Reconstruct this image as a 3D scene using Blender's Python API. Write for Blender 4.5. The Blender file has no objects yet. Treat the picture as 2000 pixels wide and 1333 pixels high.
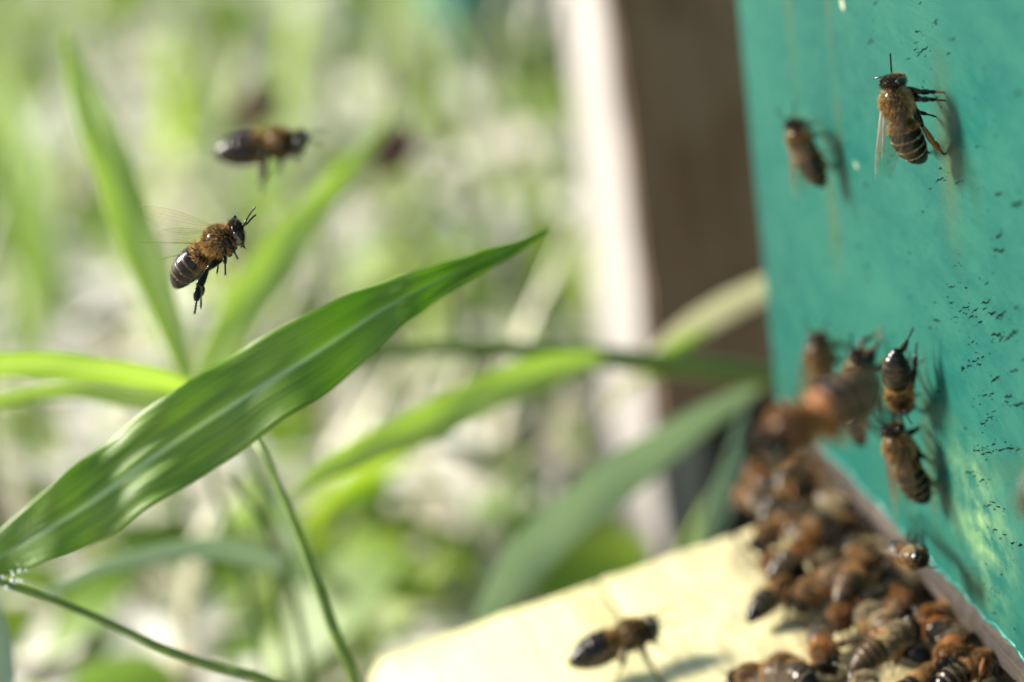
import bpy, random
import numpy as np
from math import sin, cos, tan, pi, radians, sqrt, atan2
from mathutils import Vector, Matrix
S = 0.001                      # everything below is written in millimetres
sc = bpy.context.scene
COL = sc.collection
V = Vector

# ------------------------------------------------------------------ camera
AZ, PITCH, ROLL, LENS, FOCUS = radians(10), radians(19), radians(7.5), 100.0, 383.0
FPX = LENS / 36.0 * 2000
cf = V((sin(AZ)*cos(PITCH), cos(AZ)*cos(PITCH), -sin(PITCH)))
r0 = V((cos(AZ), -sin(AZ), 0)); u0 = r0.cross(cf)
cx = cos(ROLL)*r0 - sin(ROLL)*u0
cy = sin(ROLL)*r0 + cos(ROLL)*u0
CAM = V((-123.36, 0, 175.59))
cam = bpy.data.cameras.new("camera"); co = bpy.data.objects.new("camera", cam); COL.objects.link(co)
co.matrix_world = Matrix.Translation(CAM*S) @ Matrix((cx, cy, -cf)).transposed().to_4x4()
cam.lens = LENS; cam.sensor_width = 36; cam.clip_start = 0.01; cam.clip_end = 500
cam.dof.use_dof = True; cam.dof.focus_distance = FOCUS*S; cam.dof.aperture_fstop = 8.3
cam.dof.aperture_blades = 0
sc.camera = co
# ------------------------------------------------------------------ sky, sun, exposure
SUN = V((-0.70, 0.42, 0.46)).normalized()
w = bpy.data.worlds.new("World"); sc.world = w; w.use_nodes = True
nt = w.node_tree; bg = nt.nodes['Background']
sky = nt.nodes.new('ShaderNodeTexSky'); sky.sky_type = 'NISHITA'; sky.sun_disc = False
sky.sun_elevation = np.arcsin(SUN.z); sky.sun_rotation = atan2(SUN.x, SUN.y) % (2*pi)
nt.links.new(sky.outputs[0], bg.inputs[0]); bg.inputs[1].default_value = 0.09
sl = bpy.data.lights.new("sun", 'SUN'); sl.energy = 5.0; sl.angle = radians(17); sl.color = (1, 0.93, 0.80)
so = bpy.data.objects.new("sun", sl); COL.objects.link(so)
so.rotation_euler = SUN.to_track_quat('Z', 'Y').to_euler()
sc.view_settings.view_transform = 'Standard'; sc.view_settings.look = 'None'
sc.view_settings.gamma = 1; sc.view_settings.use_curve_mapping = False
sc.view_settings.exposure = 1.52
sc.cycles.use_denoising = True
sc.cycles.max_bounces = 10; sc.cycles.transparent_max_bounces = 24
sc.cycles.sample_clamp_indirect = 6

# ------------------------------------------------------------------ helpers
def ray(px, py): return cf + cx*((px-1000)/FPX) + cy*((666.5-py)/FPX)
def at(px, py, d): return CAM + ray(px, py)*d
SL = tan(radians(8)); ZB = -10.0            # landing board: slopes 8 degrees down and outwards
BN = V((-SL, 0, 1)).normalized()            # its normal
def on_wall(px, py, off=0):
    q = ray(px, py); return CAM + q*((-off-CAM.x)/q.x)
def on_board(px, py, off=0):
    q = ray(px, py); z0 = ZB + off/BN.z
    return CAM + q*((z0 + SL*CAM.x - CAM.z)/(q.z - SL*q.x))
GZ = -112.0                    # ground level
def on_ground(px, py, z=GZ):
    q = ray(px, py); return CAM + q*((z-CAM.z)/q.z)

def tag(o, label=None, cat=None, group=None, kind=None):
    if label: o['label'] = label
    if cat: o['category'] = cat
    if group: o['group'] = group
    if kind: o['kind'] = kind
    return o
def empty(name, loc=(0, 0, 0)):
    o = bpy.data.objects.new(name, None); COL.objects.link(o); o.location = V(loc)*S
    o.empty_display_size = 0.005
    return o

class MB:
    def __init__(s): s.v = []; s.f = []; s.m = []; s.uv = None
    def add(s, vs, fs, m=0):
        b = len(s.v); s.v += [tuple(v) for v in vs]
        s.f += [tuple(b+i for i in f) for f in fs]; s.m += [m]*len(fs)
    def box(s, lo, hi, m=0):
        (a, b, c), (d, e, f) = lo, hi
        s.add([(a,b,c),(d,b,c),(d,e,c),(a,e,c),(a,b,f),(d,b,f),(d,e,f),(a,e,f)],
              [(0,3,2,1),(4,5,6,7),(0,1,5,4),(1,2,6,5),(2,3,7,6),(3,0,4,7)], m)
    def tube(s, pts, rad, n=8, m=0, up=(0, 0, 1), mf=None):
        """pts centre line, rad list of r or (ra along side, rb along up-ish)"""
        pts = [V(p) for p in pts]; k = len(pts); vs = []; up = V(up)
        for i, p in enumerate(pts):
            t = (pts[min(i+1, k-1)]-pts[max(i-1, 0)]).normalized()
            a = t.cross(up)
            if a.length < 1e-3: a = t.cross(V((1, 0.2, 0)))
            a.normalize(); b = a.cross(t)
            r = rad[i] if i < len(rad) else rad[-1]
            ra, rb = r if isinstance(r, tuple) else (r, r)
            for j in range(n):
                th = 2*pi*j/n; vs.append(p + a*(ra*cos(th)) + b*(rb*sin(th)))
        base = len(s.v); s.v += [tuple(v) for v in vs]
        for i in range(k-1):
            for j in range(n):
                s.f.append((base+i*n+j, base+i*n+(j+1) % n, base+(i+1)*n+(j+1) % n, base+(i+1)*n+j))
                s.m.append(mf(i/(k-1), j/n) if mf else m)
        s.f.append(tuple(base+j for j in reversed(range(n)))); s.m.append(mf(0, 0) if mf else m)
        s.f.append(tuple(base+(k-1)*n+j for j in range(n))); s.m.append(mf(1, 0) if mf else m)
    def ball(s, c, r, nu=16, nv=10, m=0, R=None, mf=None):
        c = V(c); vs = []
        for i in range(nv+1):
            ph = pi*i/nv
            for j in range(nu):
                th = 2*pi*j/nu
                p = V((r[0]*cos(ph), r[1]*sin(ph)*cos(th), r[2]*sin(ph)*sin(th)))
                if R: p = R @ p
                vs.append(c+p)
        b = len(s.v); s.v += [tuple(v) for v in vs]
        for i in range(nv):
            for j in range(nu):
                s.f.append((b+i*nu+j, b+(i+1)*nu+j, b+(i+1)*nu+(j+1) % nu, b+i*nu+(j+1) % nu))
                s.m.append(mf(i/nv, j/nu) if mf else m)
    def build(s, name, mats, parent=None, smooth=True, origin=None):
        me = bpy.data.meshes.new(name)
        arr = np.array(s.v, dtype=float)
        o0 = np.array(origin if origin is not None else (0, 0, 0), dtype=float)
        arr = (arr-o0)*S
        me.from_pydata(arr.tolist(), [], s.f)
        for m in (mats if isinstance(mats, (list, tuple)) else [mats]): me.materials.append(m)
        me.polygons.foreach_set('material_index', s.m)
        if smooth: me.polygons.foreach_set('use_smooth', [True]*len(s.f))
        if s.uv is not None:
            l = me.uv_layers.new(name='UVMap'); vi = np.zeros(len(me.loops), dtype=int)
            me.loops.foreach_get('vertex_index', vi)
            l.data.foreach_set('uv', np.array(s.uv)[vi].ravel())
        me.update()
        o = bpy.data.objects.new(name, me); COL.objects.link(o); o.location = V(o0)*S
        if parent: o.parent = parent
        return o

# ------------------------------------------------------------------ materials
def mat(name):
    m = bpy.data.materials.new(name); m.use_nodes = True; n = m.node_tree
    return m, n, n.nodes['Principled BSDF'], n.nodes['Material Output']
def N(n, typ, **kw):
    x = n.nodes.new(typ)
    for k, v in kw.items():
        if k in x.inputs: x.inputs[k].default_value = v
        else: setattr(x, k, v)
    return x
def coords(n, size=(1, 1, 1), rot=(0, 0, 0), kind='Object'):
    """object coordinates, divided by a feature size in mm"""
    tc = N(n, 'ShaderNodeTexCoord'); mp = N(n, 'ShaderNodeMapping')
    n.links.new(tc.outputs[kind], mp.inputs[0])
    f = 1.0 if kind == 'UV' else 1000.0
    mp.inputs['Scale'].default_value = [f/x for x in size]; mp.inputs['Rotation'].default_value = rot
    return mp.outputs[0]
def noise(n, vec, detail=4, rough=.55, scale=1.0, dist=0):
    x = N(n, 'ShaderNodeTexNoise'); x.inputs['Scale'].default_value = scale
    x.inputs['Detail'].default_value = detail; x.inputs['Roughness'].default_value = rough
    x.inputs['Distortion'].default_value = dist
    n.links.new(vec, x.inputs['Vector']); return x.outputs[0]
def ramp(n, fac, stops):
    x = N(n, 'ShaderNodeValToRGB'); e = x.color_ramp.elements
    while len(e) < len(stops): e.new(0.5)
    for i, (p, c) in enumerate(stops):
        e[i].position = p; e[i].color = (*c, 1) if len(c) == 3 else c
    n.links.new(fac, x.inputs[0]); return x.outputs[0]
def mix(n, fac, a, b, blend='MIX'):
    x = N(n, 'ShaderNodeMix', data_type='RGBA', blend_type=blend)
    for sock, val in ((x.inputs[0], fac), (x.inputs[6], a), (x.inputs[7], b)):
        if hasattr(val, 'is_output'): n.links.new(val, sock)
        elif isinstance(val, (int, float)): sock.default_value = val
        else: sock.default_value = (*val, 1)
    return x.outputs[2]
def bump(n, h, bs, dist=0.1, strength=.5):
    x = N(n, 'ShaderNodeBump'); x.inputs['Strength'].default_value = strength
    x.inputs['Distance'].default_value = dist*S
    n.links.new(h, x.inputs['Height']); n.links.new(x.outputs[0], bs.inputs['Normal'])
def simple(name, c1, c2, size=1.0, rough=.5, spec=.5, bumpd=0.0, detail=4):
    m, n, b, o = mat(name); f = noise(n, coords(n, (size,)*3), detail)
    n.links.new(ramp(n, f, [(.35, c1), (.65, c2)]), b.inputs['Base Color'])
    b.inputs['Roughness'].default_value = rough; b.inputs['Specular IOR Level'].default_value = spec
    if bumpd: bump(n, f, b, bumpd)
    return m
def translucent(m, amt, col_out):
    n = m.node_tree; b = n.nodes['Principled BSDF']; o = n.nodes['Material Output']
    t = N(n, 'ShaderNodeBsdfTranslucent'); mx = N(n, 'ShaderNodeMixShader'); mx.inputs[0].default_value = amt
    n.links.new(col_out, t.inputs[0]); n.links.new(b.outputs[0], mx.inputs[1]); n.links.new(t.outputs[0], mx.inputs[2])
    n.links.new(mx.outputs[0], o.inputs['Surface'])

def leaf_mat(name, dark, light, rib, trans=.35, rough=.38, tcol=(.25, .5, .03)):
    m, n, b, o = mat(name)
    uv = coords(n, (1, 1, 1), kind='UV')
    sep = N(n, 'ShaderNodeSeparateXYZ'); n.links.new(uv, sep.inputs[0])
    # distance from the midrib
    d = N(n, 'ShaderNodeMath', operation='SUBTRACT'); n.links.new(sep.outputs[0], d.inputs[0]); d.inputs[1].default_value = .5
    a = N(n, 'ShaderNodeMath', operation='ABSOLUTE'); n.links.new(d.outputs[0], a.inputs[0])
    vein_sheen = noise(n, coords(n, (.035, .9, 1), kind='UV'), 4, .7)
    sheen_blot = noise(n, coords(n, (.22, .16, 1), kind='UV'), 4)
    c = ramp(n, vein_sheen, [(.3, dark), (.7, light)])
    c = mix(n, ramp(n, sheen_blot, [(.40, (0, 0, 0)), (.70, (.7,)*3)]), c, light)  # pale blots and vein streaks also paint sheen into the leaf colour
    ribf = ramp(n, a.outputs[0], [(.014, (.9,)*3), (.055, (0, 0, 0))])  # pale midrib, strengthened to carry its glossy streak
    c = mix(n, ribf, c, rib)
    n.links.new(c, b.inputs['Base Color'])
    b.inputs['Roughness'].default_value = rough
    bump(n, vein_sheen, b, .2, .8)
    translucent(m, trans, mix(n, .55, c, tcol))
    return m
L_MAIN = leaf_mat('broad_leaf', (.025, .085, .002), (.22, .36, .04), (.46, .58, .32), .42, .34, (.40, .66, .012))
L_FRESH = leaf_mat('fresh_leaf', (.26, .38, .08), (.44, .56, .20), (.7, .78, .5), .62, .42, (.75, .92, .22))
L_BLUE = leaf_mat('bluish_leaf', (.20, .30, .17), (.32, .42, .32), (.45, .52, .42), .45, .38, (.6, .72, .45))
L_PALE = leaf_mat('pale_dry_leaf', (.55, .50, .42), (.60, .60, .40), (.7, .65, .55), .5, .6, (.9, .9, .7))
STEM = simple('stem_green', (.07, .13, .015), (.14, .21, .03), 3, .4)
STEM_D = simple('stem_dark_green', (.03, .085, .012), (.06, .12, .02), 3, .4)

def grass_mat(name, stops, trans):
    m, n, b, o = mat(name)
    f = noise(n, coords(n, (34, 34, 34)), 3)
    c = ramp(n, f, stops); n.links.new(c, b.inputs['Base Color']); b.inputs['Roughness'].default_value = .45
    translucent(m, trans, c); return m
GRASS = grass_mat('meadow_grass', [(.3, (.12, .25, .004)), (.5, (.30, .46, .012)), (.7, (.50, .62, .06))], .55)
GRASS_D = grass_mat('dark_grass', [(.3, (.02, .045, .004)), (.7, (.10, .16, .012))], .35)
STRAW = grass_mat('dry_straw', [(.3, (.34, .30, .18)), (.7, (.82, .79, .64))], .35)
LITTER = grass_mat('dry_litter_leaf', [(.3, (.60, .56, .46)), (.7, (.84, .82, .76))], .2)
MAROON = simple('maroon_leaf', (.05, .01, .015), (.09, .02, .02), 8, .5)
BROWNLEAF = simple('brown_leaf', (.07, .04, .015), (.12, .07, .03), 8, .6)

def chitin(name, c1, c2, rough, spec=.6):
    m, n, b, o = mat(name)
    f = noise(n, coords(n, (.5,)*3), 5)
    n.links.new(ramp(n, f, [(.3, c1), (.7, c2)]), b.inputs['Base Color'])
    n.links.new(ramp(n, noise(n, coords(n, (.12,)*3), 3), [(.3, (rough-.08,)*3), (.7, (rough+.12,)*3)]), b.inputs['Roughness'])
    b.inputs['Specular IOR Level'].default_value = spec
    bump(n, noise(n, coords(n, (.08,)*3), 3), b, .006, .4)
    return m
CH_BLACK = chitin('black_chitin', (.004, .003, .003), (.007, .005, .004), .15, .28)
CH_BROWN = chitin('brown_chitin', (.025, .014, .006), (.07, .036, .014), .38, .3)
CH_ORANGE = chitin('amber_chitin', (.17, .06, .012), (.32, .13, .035), .5, .4)
CH_BAND = chitin('tan_band', (.09, .06, .03), (.16, .11, .06), .7, .3)
EYE = chitin('compound_eye', (.004, .003, .003), (.010, .007, .006), .15, .7)
def fur_mat(name, c1, c2):
    m, n, b, o = mat(name)
    c = ramp(n, noise(n, coords(n, (.9,)*3), 3), [(.35, c1), (.65, c2)])
    n.links.new(c, b.inputs['Base Color']); b.inputs['Roughness'].default_value = .55; b.inputs['Specular IOR Level'].default_value = .25
    translucent(m, .45, c); return m
FUR_GOLD = fur_mat('golden_fur', (.28, .15, .035), (.60, .38, .13))
FUR_ORANGE = fur_mat('orange_fur', (.29, .15, .05), (.60, .38, .17))
FUR_RUST = fur_mat('rust_fur', (.26, .10, .022), (.56, .27, .08))
FUR_PALE = fur_mat('pale_fur', (.45, .36, .20), (.70, .60, .40))
FUR_DARK = fur_mat('dark_fur', (.02, .013, .008), (.06, .04, .02))
def wing_mat(name, lo, hi):
    m, n, b, o = mat(name)
    b.inputs['Base Color'].default_value = (.22, .16, .09, 1); b.inputs['Roughness'].default_value = .32
    b.inputs['Specular IOR Level'].default_value = .6
    t = N(n, 'ShaderNodeBsdfTransparent'); t.inputs[0].default_value = (.97, .95, .90, 1)
    mx = N(n, 'ShaderNodeMixShader')
    f = noise(n, coords(n, (.8,)*3), 3)
    n.links.new(ramp(n, f, [(.3, (lo,)*3), (.7, (hi,)*3)]), mx.inputs[0])
    n.links.new(t.outputs[0], mx.inputs[1]); n.links.new(b.outputs[0], mx.inputs[2]); n.links.new(mx.outputs[0], o.inputs[0])
    return m
WING = wing_mat('wing_membrane', .04, .10); WING_F = wing_mat('beating_wing_membrane', .02, .05)
def faint_vein():
    m = simple('beating_wing_vein', (.10, .05, .02), (.2, .11, .05), 1, .5); n = m.node_tree
    t = N(n, 'ShaderNodeBsdfTransparent'); mx = N(n, 'ShaderNodeMixShader'); mx.inputs[0].default_value = .07
    n.links.new(t.outputs[0], mx.inputs[1]); n.links.new(n.nodes['Principled BSDF'].outputs[0], mx.inputs[2])
    n.links.new(mx.outputs[0], n.nodes['Material Output'].inputs[0]); return m
VEIN_F = faint_vein()
VEIN = simple('wing_vein', (.05, .025, .01), (.11, .06, .025), 1, .5)

# ------------------------------------------------------------------ ground (setting)
def ground():
    m, n, b, o = mat('ground_soil')
    f = noise(n, coords(n, (75, 75, 75)), 5); g = noise(n, coords(n, (9, 9, 9)), 5)
    c = ramp(n, f, [(.40, (.025, .018, .012)), (.46, (.14, .11, .07)), (.52, (.58, .54, .44)), (.75, (.74, .70, .62))])
    c = mix(n, .5, c, ramp(n, g, [(.3, (.10, .09, .05)), (.7, (.62, .57, .47))]))
    n.links.new(c, b.inputs['Base Color']); b.inputs['Roughness'].default_value = .9
    bump(n, g, b, 6, .6)
    rnd = random.Random(2); g_ = MB()
    xs = [-60000, -12000] + list(range(-3000, 3001, 150)) + [12000, 60000]
    ys = [-60000, -12000] + list(range(-1500, 4501, 150)) + [14000, 60000]
    vs = [(x, y, GZ + (rnd.uniform(-4, 4) if abs(x) < 3000 and -1500 < y < 4500 else 0)) for y in ys for x in xs]
    k = len(xs)
    g_.add(vs, [(j*k+i, j*k+i+1, (j+1)*k+i+1, (j+1)*k+i) for j in range(len(ys)-1) for i in range(k-1)])
    return tag(g_.build('ground', m), kind='structure')
ground()

# ------------------------------------------------------------------ grass and litter (stuff)
rg = np.random.default_rng(5)
pst = at(1196, 150, 640)
def scatter(count, fn_keep=None, near=540, far=1900):
    """points on the ground in a broad wedge in front of the camera, wider than the frame"""
    out = []
    while len(out) < count:
        d = near + (far-near)*rg.random()**1.25
        a = AZ + radians(rg.uniform(-21, 17))
        x, y = CAM.x + d*sin(a), CAM.y + d*cos(a)
        if x > -14 and y < 462 or x > pst[0]-30 and x < pst[0]+90 and 440 < y < pst[1]+70: continue
        if fn_keep is None or rg.random() < fn_keep(x, y): out.append((x, y))
    return out
def pnoise(x, y, s, k):
    return .5+.5*sin(x/s+k)*cos(y/s*1.3+k*2.1+sin(x/s*.7))
def ribbon_field(name, pts, mats, hmin, hmax, wmin, wmax, lay, segs=5, label=None, cat=None):
    V_, F_, M_ = [], [], []; b = 0
    for (x, y) in pts:
        h = rg.uniform(hmin, hmax); wd = rg.uniform(wmin, wmax); az = rg.uniform(0, 2*pi)
        ln = rg.uniform(*lay); dx, dy = cos(az), sin(az); sx, sy = -dy, dx
        tw = rg.uniform(-.6, .6)
        px, py, pz = x, y, GZ-4; ang = rg.uniform(0, .25)*ln + (0 if ln < 1.2 else 1.2)
        for i in range(segs+1):
            t = i/segs; ww = wd*(1-t**2.2)*.5*(0.6+min(t*3, .4)) + .15
            c, s_ = cos(tw*t), sin(tw*t)
            V_.append((px-sx*ww*c, py-sy*ww*c, pz-ww*s_)); V_.append((px+sx*ww*c, py+sy*ww*c, pz+ww*s_))
            st = h/segs; a2 = min(ang + ln*t*.9, 2.2)
            px += dx*sin(a2)*st; py += dy*sin(a2)*st; pz = max(pz+cos(a2)*st, GZ+rg.uniform(0, 4))
        m = int(rg.integers(len(mats)))
        for i in range(segs):
            F_.append((b+2*i, b+2*i+1, b+2*i+3, b+2*i+2)); M_.append(m)
        b += 2*(segs+1)
    g_ = MB(); g_.v = V_; g_.f = F_; g_.m = M_
    return tag(g_.build(name, mats), label, cat, kind='stuff')
def keep_grass(x, y):
    f = .55*pnoise(x, y, 62, 1.3)+.45*pnoise(x, y, 27, 4.2)
    return max(.02, min(1, (f-.42)*3.6 + max(0, (y-850)/550)))
ribbon_field('meadow_grass', scatter(6200, keep_grass), [GRASS, GRASS_D], 30, 105, 3, 8, (.7, 2.5), 5,
             'green meadow grass growing behind the hive, far out of focus', 'grass')
ribbon_field('dry_straw', scatter(4200), [STRAW], 40, 120, 1.5, 5.5, (.9, 2.4), 4,
             'pale dry straw lying on the ground between the grass', 'straw')
def litter():
    g_ = MB(); rnd = random.Random(9)
    for (x, y) in scatter(3600, lambda x, y: .15+.85*(1-keep_grass(x, y))):
        L = rnd.uniform(10, 44); W = L*rnd.uniform(.25, .6); a = rnd.uniform(0, 2*pi); z0 = GZ+3+rnd.uniform(0, 1)**2*34
        ti, tj = rnd.uniform(-.35, .35), rnd.uniform(-.35, .35); vs = []
        for i in range(7):
            t = i/6; u = (t-.5)*L; hw = W*.5*sin(pi*min(1, t*.96+.02))**.8+.3
            for s_ in (-1, 0, 1):
                v = s_*hw; lx = u*cos(a)-v*sin(a); ly = u*sin(a)+v*cos(a)
                vs.append((x+lx, y+ly, z0+u*ti+v*tj+abs(s_)*hw*.25-(t-.5)**2*6))
        g_.add(vs, [(3*i+j, 3*i+j+1, 3*i+j+4, 3*i+j+3) for i in range(6) for j in range(2)])
    tag(g_.build('leaf_litter', LITTER), 'bleached dry leaves scattered on the ground among the grass', 'leaf litter', kind='stuff')
litter()
WEED = grass_mat('weed_leaf', [(.3, (.05, .12, .004)), (.5, (.16, .28, .012)), (.7, (.34, .45, .04))], .5)
def weeds():
    g_ = MB(); rnd = random.Random(19)
    for (x, y) in scatter(900, lambda x, y: .12+min(1, max(0, (y-850)/500))+.88*(1 if pnoise(x, y, 80, 2.2) > .5 else 0)):
        L = rnd.uniform(12, 38); W = L*rnd.uniform(.4, .8); a = rnd.uniform(0, 2*pi); z0 = GZ+5+rnd.uniform(0, 1)*55
        ti, tj = rnd.uniform(-.7, .7), rnd.uniform(-.7, .7); vs = []
        for i in range(7):
            t = i/6; u = (t-.5)*L; hw = W*.5*sin(pi*min(1, t*.96+.02))**.7+.3
            for s_ in (-1, 0, 1):
                v = s_*hw; lx = u*cos(a)-v*sin(a); ly = u*sin(a)+v*cos(a)
                vs.append((x+lx, y+ly, z0+u*ti+v*tj+abs(s_)*hw*.2-(t-.5)**2*8))
        g_.add(vs, [(3*i+j, 3*i+j+1, 3*i+j+4, 3*i+j+3) for i in range(6) for j in range(2)])
    tag(g_.build('weeds', WEED), 'low green weeds with broad leaves among the background grass', 'weeds', kind='stuff')
weeds()

# ------------------------------------------------------------------ single leaves and plants
def blade(name, pts, widths, m, parent=None, tilt=0.0, fold=.18, wave=0.0, seed=0, thick=.22, nx=10, up_mix=.0, origin=None, rib=0.0, sub=6):
    """a grass leaf along a 3-D spine; tilt turns its face away from square-on, fold is the V of its section"""
    P = [V(p) for p in pts]; rnd = random.Random(seed)
    def cr(a, b, c, d, t):
        return .5*((2*b)+(c-a)*t+(2*a-5*b+4*c-d)*t*t+(3*b-a-3*c+d)*t**3)
    sp, wd = [], []
    for i in range(len(P)-1):
        a, b, c, d = P[max(i-1, 0)], P[i], P[i+1], P[min(i+2, len(P)-1)]
        wa, wb, wc, w_d = widths[max(i-1, 0)], widths[i], widths[i+1], widths[min(i+2, len(P)-1)]
        for k in range(sub):
            t = k/sub; sp.append(cr(a, b, c, d, t)); wd.append(max(.15, cr(wa, wb, wc, w_d, t)))
    sp.append(P[-1]); wd.append(widths[-1]); K = len(sp)
    g_ = MB(); vs = []; uv = []; L = 0
    for i, p in enumerate(sp):
        t = (sp[min(i+1, K-1)]-sp[max(i-1, 0)]).normalized()
        toc = (CAM-p).normalized()*(1-up_mix) + V((-.2, -.3, 1))*up_mix
        s_ = t.cross(toc).normalized(); nrm = s_.cross(t).normalized()
        th = tilt + (0 if not wave else wave*.35*sin(i*.55+seed))
        s2 = s_*cos(th) + nrm*sin(th); n2 = s2.cross(t).normalized()*1.0
        if i: L += (p-sp[i-1]).length
        for j in range(nx+1):
            u = j/nx*2-1
            rip = wave*.5*sin(i*.8+u*2.2+seed)*abs(u)+wave*.30*sin(u*11+i*.12)*(.5+.5*sin(i*.21+seed))
            q = p + s2*(u*wd[i]*.5) + n2*(abs(u)*fold*wd[i] + rip - rib*max(0, 1-abs(u)*nx*.5))
            vs.append(q); uv.append((j/nx, L/100))
    n1 = nx+1
    g_.add(vs, [(i*n1+j, i*n1+j+1, (i+1)*n1+j+1, (i+1)*n1+j) for i in range(K-1) for j in range(nx)])
    g_.uv = uv
    o = g_.build(name, m, parent, origin=None)
    md = o.modifiers.new('solid', 'SOLIDIFY'); md.thickness = thick*S; md.offset = 0
    return o
def pts(*a): return [at(*q) for q in a]
def px2mm(w_, d): return w_*d/FPX
def leaf_px(name, path, m, parent, **kw):
    """path: (px, py, depth, width in px)"""
    return blade(name, [at(a, b, c) for a, b, c, _ in path], [px2mm(w_, c) for _, _, c, w_ in path], m, parent, **kw)
def stem_px(name, path, m, parent, n=10):
    g_ = MB(); P = [at(a, b, c) for a, b, c, _ in path]; R = [px2mm(w_, c)/2 for _, _, c, w_ in path]
    fine, fr = [], []
    for i in range(len(P)-1):
        a, b, c, d = P[max(i-1, 0)], P[i], P[i+1], P[min(i+2, len(P)-1)]
        for k in range(6):
            t = k/6; fine.append(.5*((2*b)+(c-a)*t+(2*a-5*b+4*c-d)*t*t+(3*b-a-3*c+d)*t**3)); fr.append(R[i]*(1-t)+R[i+1]*t)
    fine.append(P[-1]); fr.append(R[-1])
    g_.tube(fine, fr, n)
    return g_.build(name, m, parent)

# the plant with the broad leaf
p = empty('broad_leaf_plant'); tag(p, 'grass plant with one broad glossy green leaf reaching diagonally across the left half', 'plant')
leaf_px('leaf', [(-40, 1120, 409, 50), (10, 1082, 408, 84), (100, 1030, 407, 128), (200, 966, 406, 158), (350, 858, 404, 172), (480, 775, 402, 170),
                 (600, 700, 402, 158), (740, 610, 405, 112), (840, 556, 408, 70), (930, 517, 411, 42), (1000, 487, 414, 24), (1072, 449, 418, 3)],
        L_MAIN, p, tilt=.1, fold=.05, wave=.75, seed=3, nx=20, rib=.2, thick=.3)
stem_px('stem', [(-60, 1110, 408, 14), (0, 1138, 408, 14), (90, 1168, 409, 15), (200, 1212, 411, 16), (320, 1268, 413, 18), (420, 1304, 415, 20), (560, 1345, 420, 22), (900, 1500, 470, 26), (1000, 2300, 480, 30)], STEM, p)
g_ = MB(); rnd = random.Random(4)
for k in range(14):
    c = at(rnd.gauss(22, 16), rnd.gauss(1128, 16), 403+rnd.uniform(-3, 3)); g_.ball(c, (rnd.uniform(.12, .42),)*3, 8, 6)
g_.build('froth', simple('white_froth', (.35, .4, .35), (.55, .6, .56), .5, .6), p)

# plant with four leaves leaving one node behind the broad leaf
p = empty('grass_clump'); tag(p, 'tall grass plant with light green leaves fanning from a node behind the broad leaf', 'plant')
leaf_px('leaf', [(372, 760, 462, 26), (330, 640, 470, 52), (285, 520, 478, 72), (225, 350, 488, 84), (170, 200, 498, 66), (138, 110, 505, 34), (124, 62, 508, 6)], L_FRESH, p, tilt=-.3, fold=.12, wave=.3, seed=1)
leaf_px('leaf', [(372, 755, 450, 26), (300, 738, 446, 50), (200, 720, 442, 56), (90, 712, 440, 58), (-40, 712, 438, 56), (-160, 740, 436, 20)], L_FRESH, p, tilt=.5, fold=.1, wave=.3, seed=2)
leaf_px('leaf', [(360, 775, 456, 24), (270, 780, 458, 40), (160, 762, 460, 36), (60, 770, 460, 30), (-60, 800, 460, 18)], L_FRESH, p, tilt=.2, fold=.1, seed=6)
leaf_px('leaf', [(400, 760, 500, 40), (450, 650, 515, 76), (520, 540, 530, 84), (600, 430, 545, 66), (680, 335, 555, 44), (760, 235, 565, 8)], L_FRESH, p, tilt=.2, fold=.12, wave=.3, seed=5)
stem_px('stem', [(370, 750, 456, 22), (440, 800, 440, 18), (505, 870, 428, 17), (560, 985, 424, 18), (608, 1110, 422, 20), (655, 1240, 422, 23), (700, 1360, 424, 26), (760, 1700, 430, 30), (820, 2500, 450, 34)], STEM, p)

p = empty('arching_grass_leaf'); tag(p, 'dark green grass leaf arching low beneath the broad leaf, lower left', 'plant')
leaf_px('leaf', [(90, 1160, 468, 16), (190, 1112, 468, 26), (290, 1085, 468, 36), (400, 1070, 468, 44), (500, 1085, 470, 48), (560, 1110, 472, 30)], L_BLUE, p, tilt=-.4, fold=.1, seed=7)
stem_px('stem', [(545, 1100, 472, 12), (500, 1000, 470, 14), (440, 930, 470, 12)], STEM_D, p)
stem_px('stem', [(556, 1100, 474, 14), (600, 1300, 480, 16), (640, 1700, 495, 18), (660, 2600, 520, 20)], STEM_D, p)

p = empty('thin_stalk'); tag(p, 'thin dark stalk standing under the middle of the broad leaf', 'plant', 'thin stalks behind the broad leaf')
stem_px('stem', [(395, 860, 520, 12), (420, 960, 520, 15), (460, 1080, 522, 16), (490, 1190, 524, 17), (520, 1400, 530, 18), (560, 2300, 560, 20)], STEM_D, p)
p = empty('thin_stalk'); tag(p, 'green stalk with a short side leaf right of the thin dark stalk', 'plant', 'thin stalks behind the broad leaf')
stem_px('stem', [(470, 850, 500, 16), (505, 930, 500, 22), (520, 1050, 502, 26), (540, 1180, 505, 22), (560, 1400, 515, 20), (600, 2300, 540, 20)], STEM, p)
leaf_px('leaf', [(505, 930, 500, 14), (560, 1010, 505, 44), (590, 1090, 512, 30), (600, 1150, 516, 6)], L_BLUE, p, tilt=.3)

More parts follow.
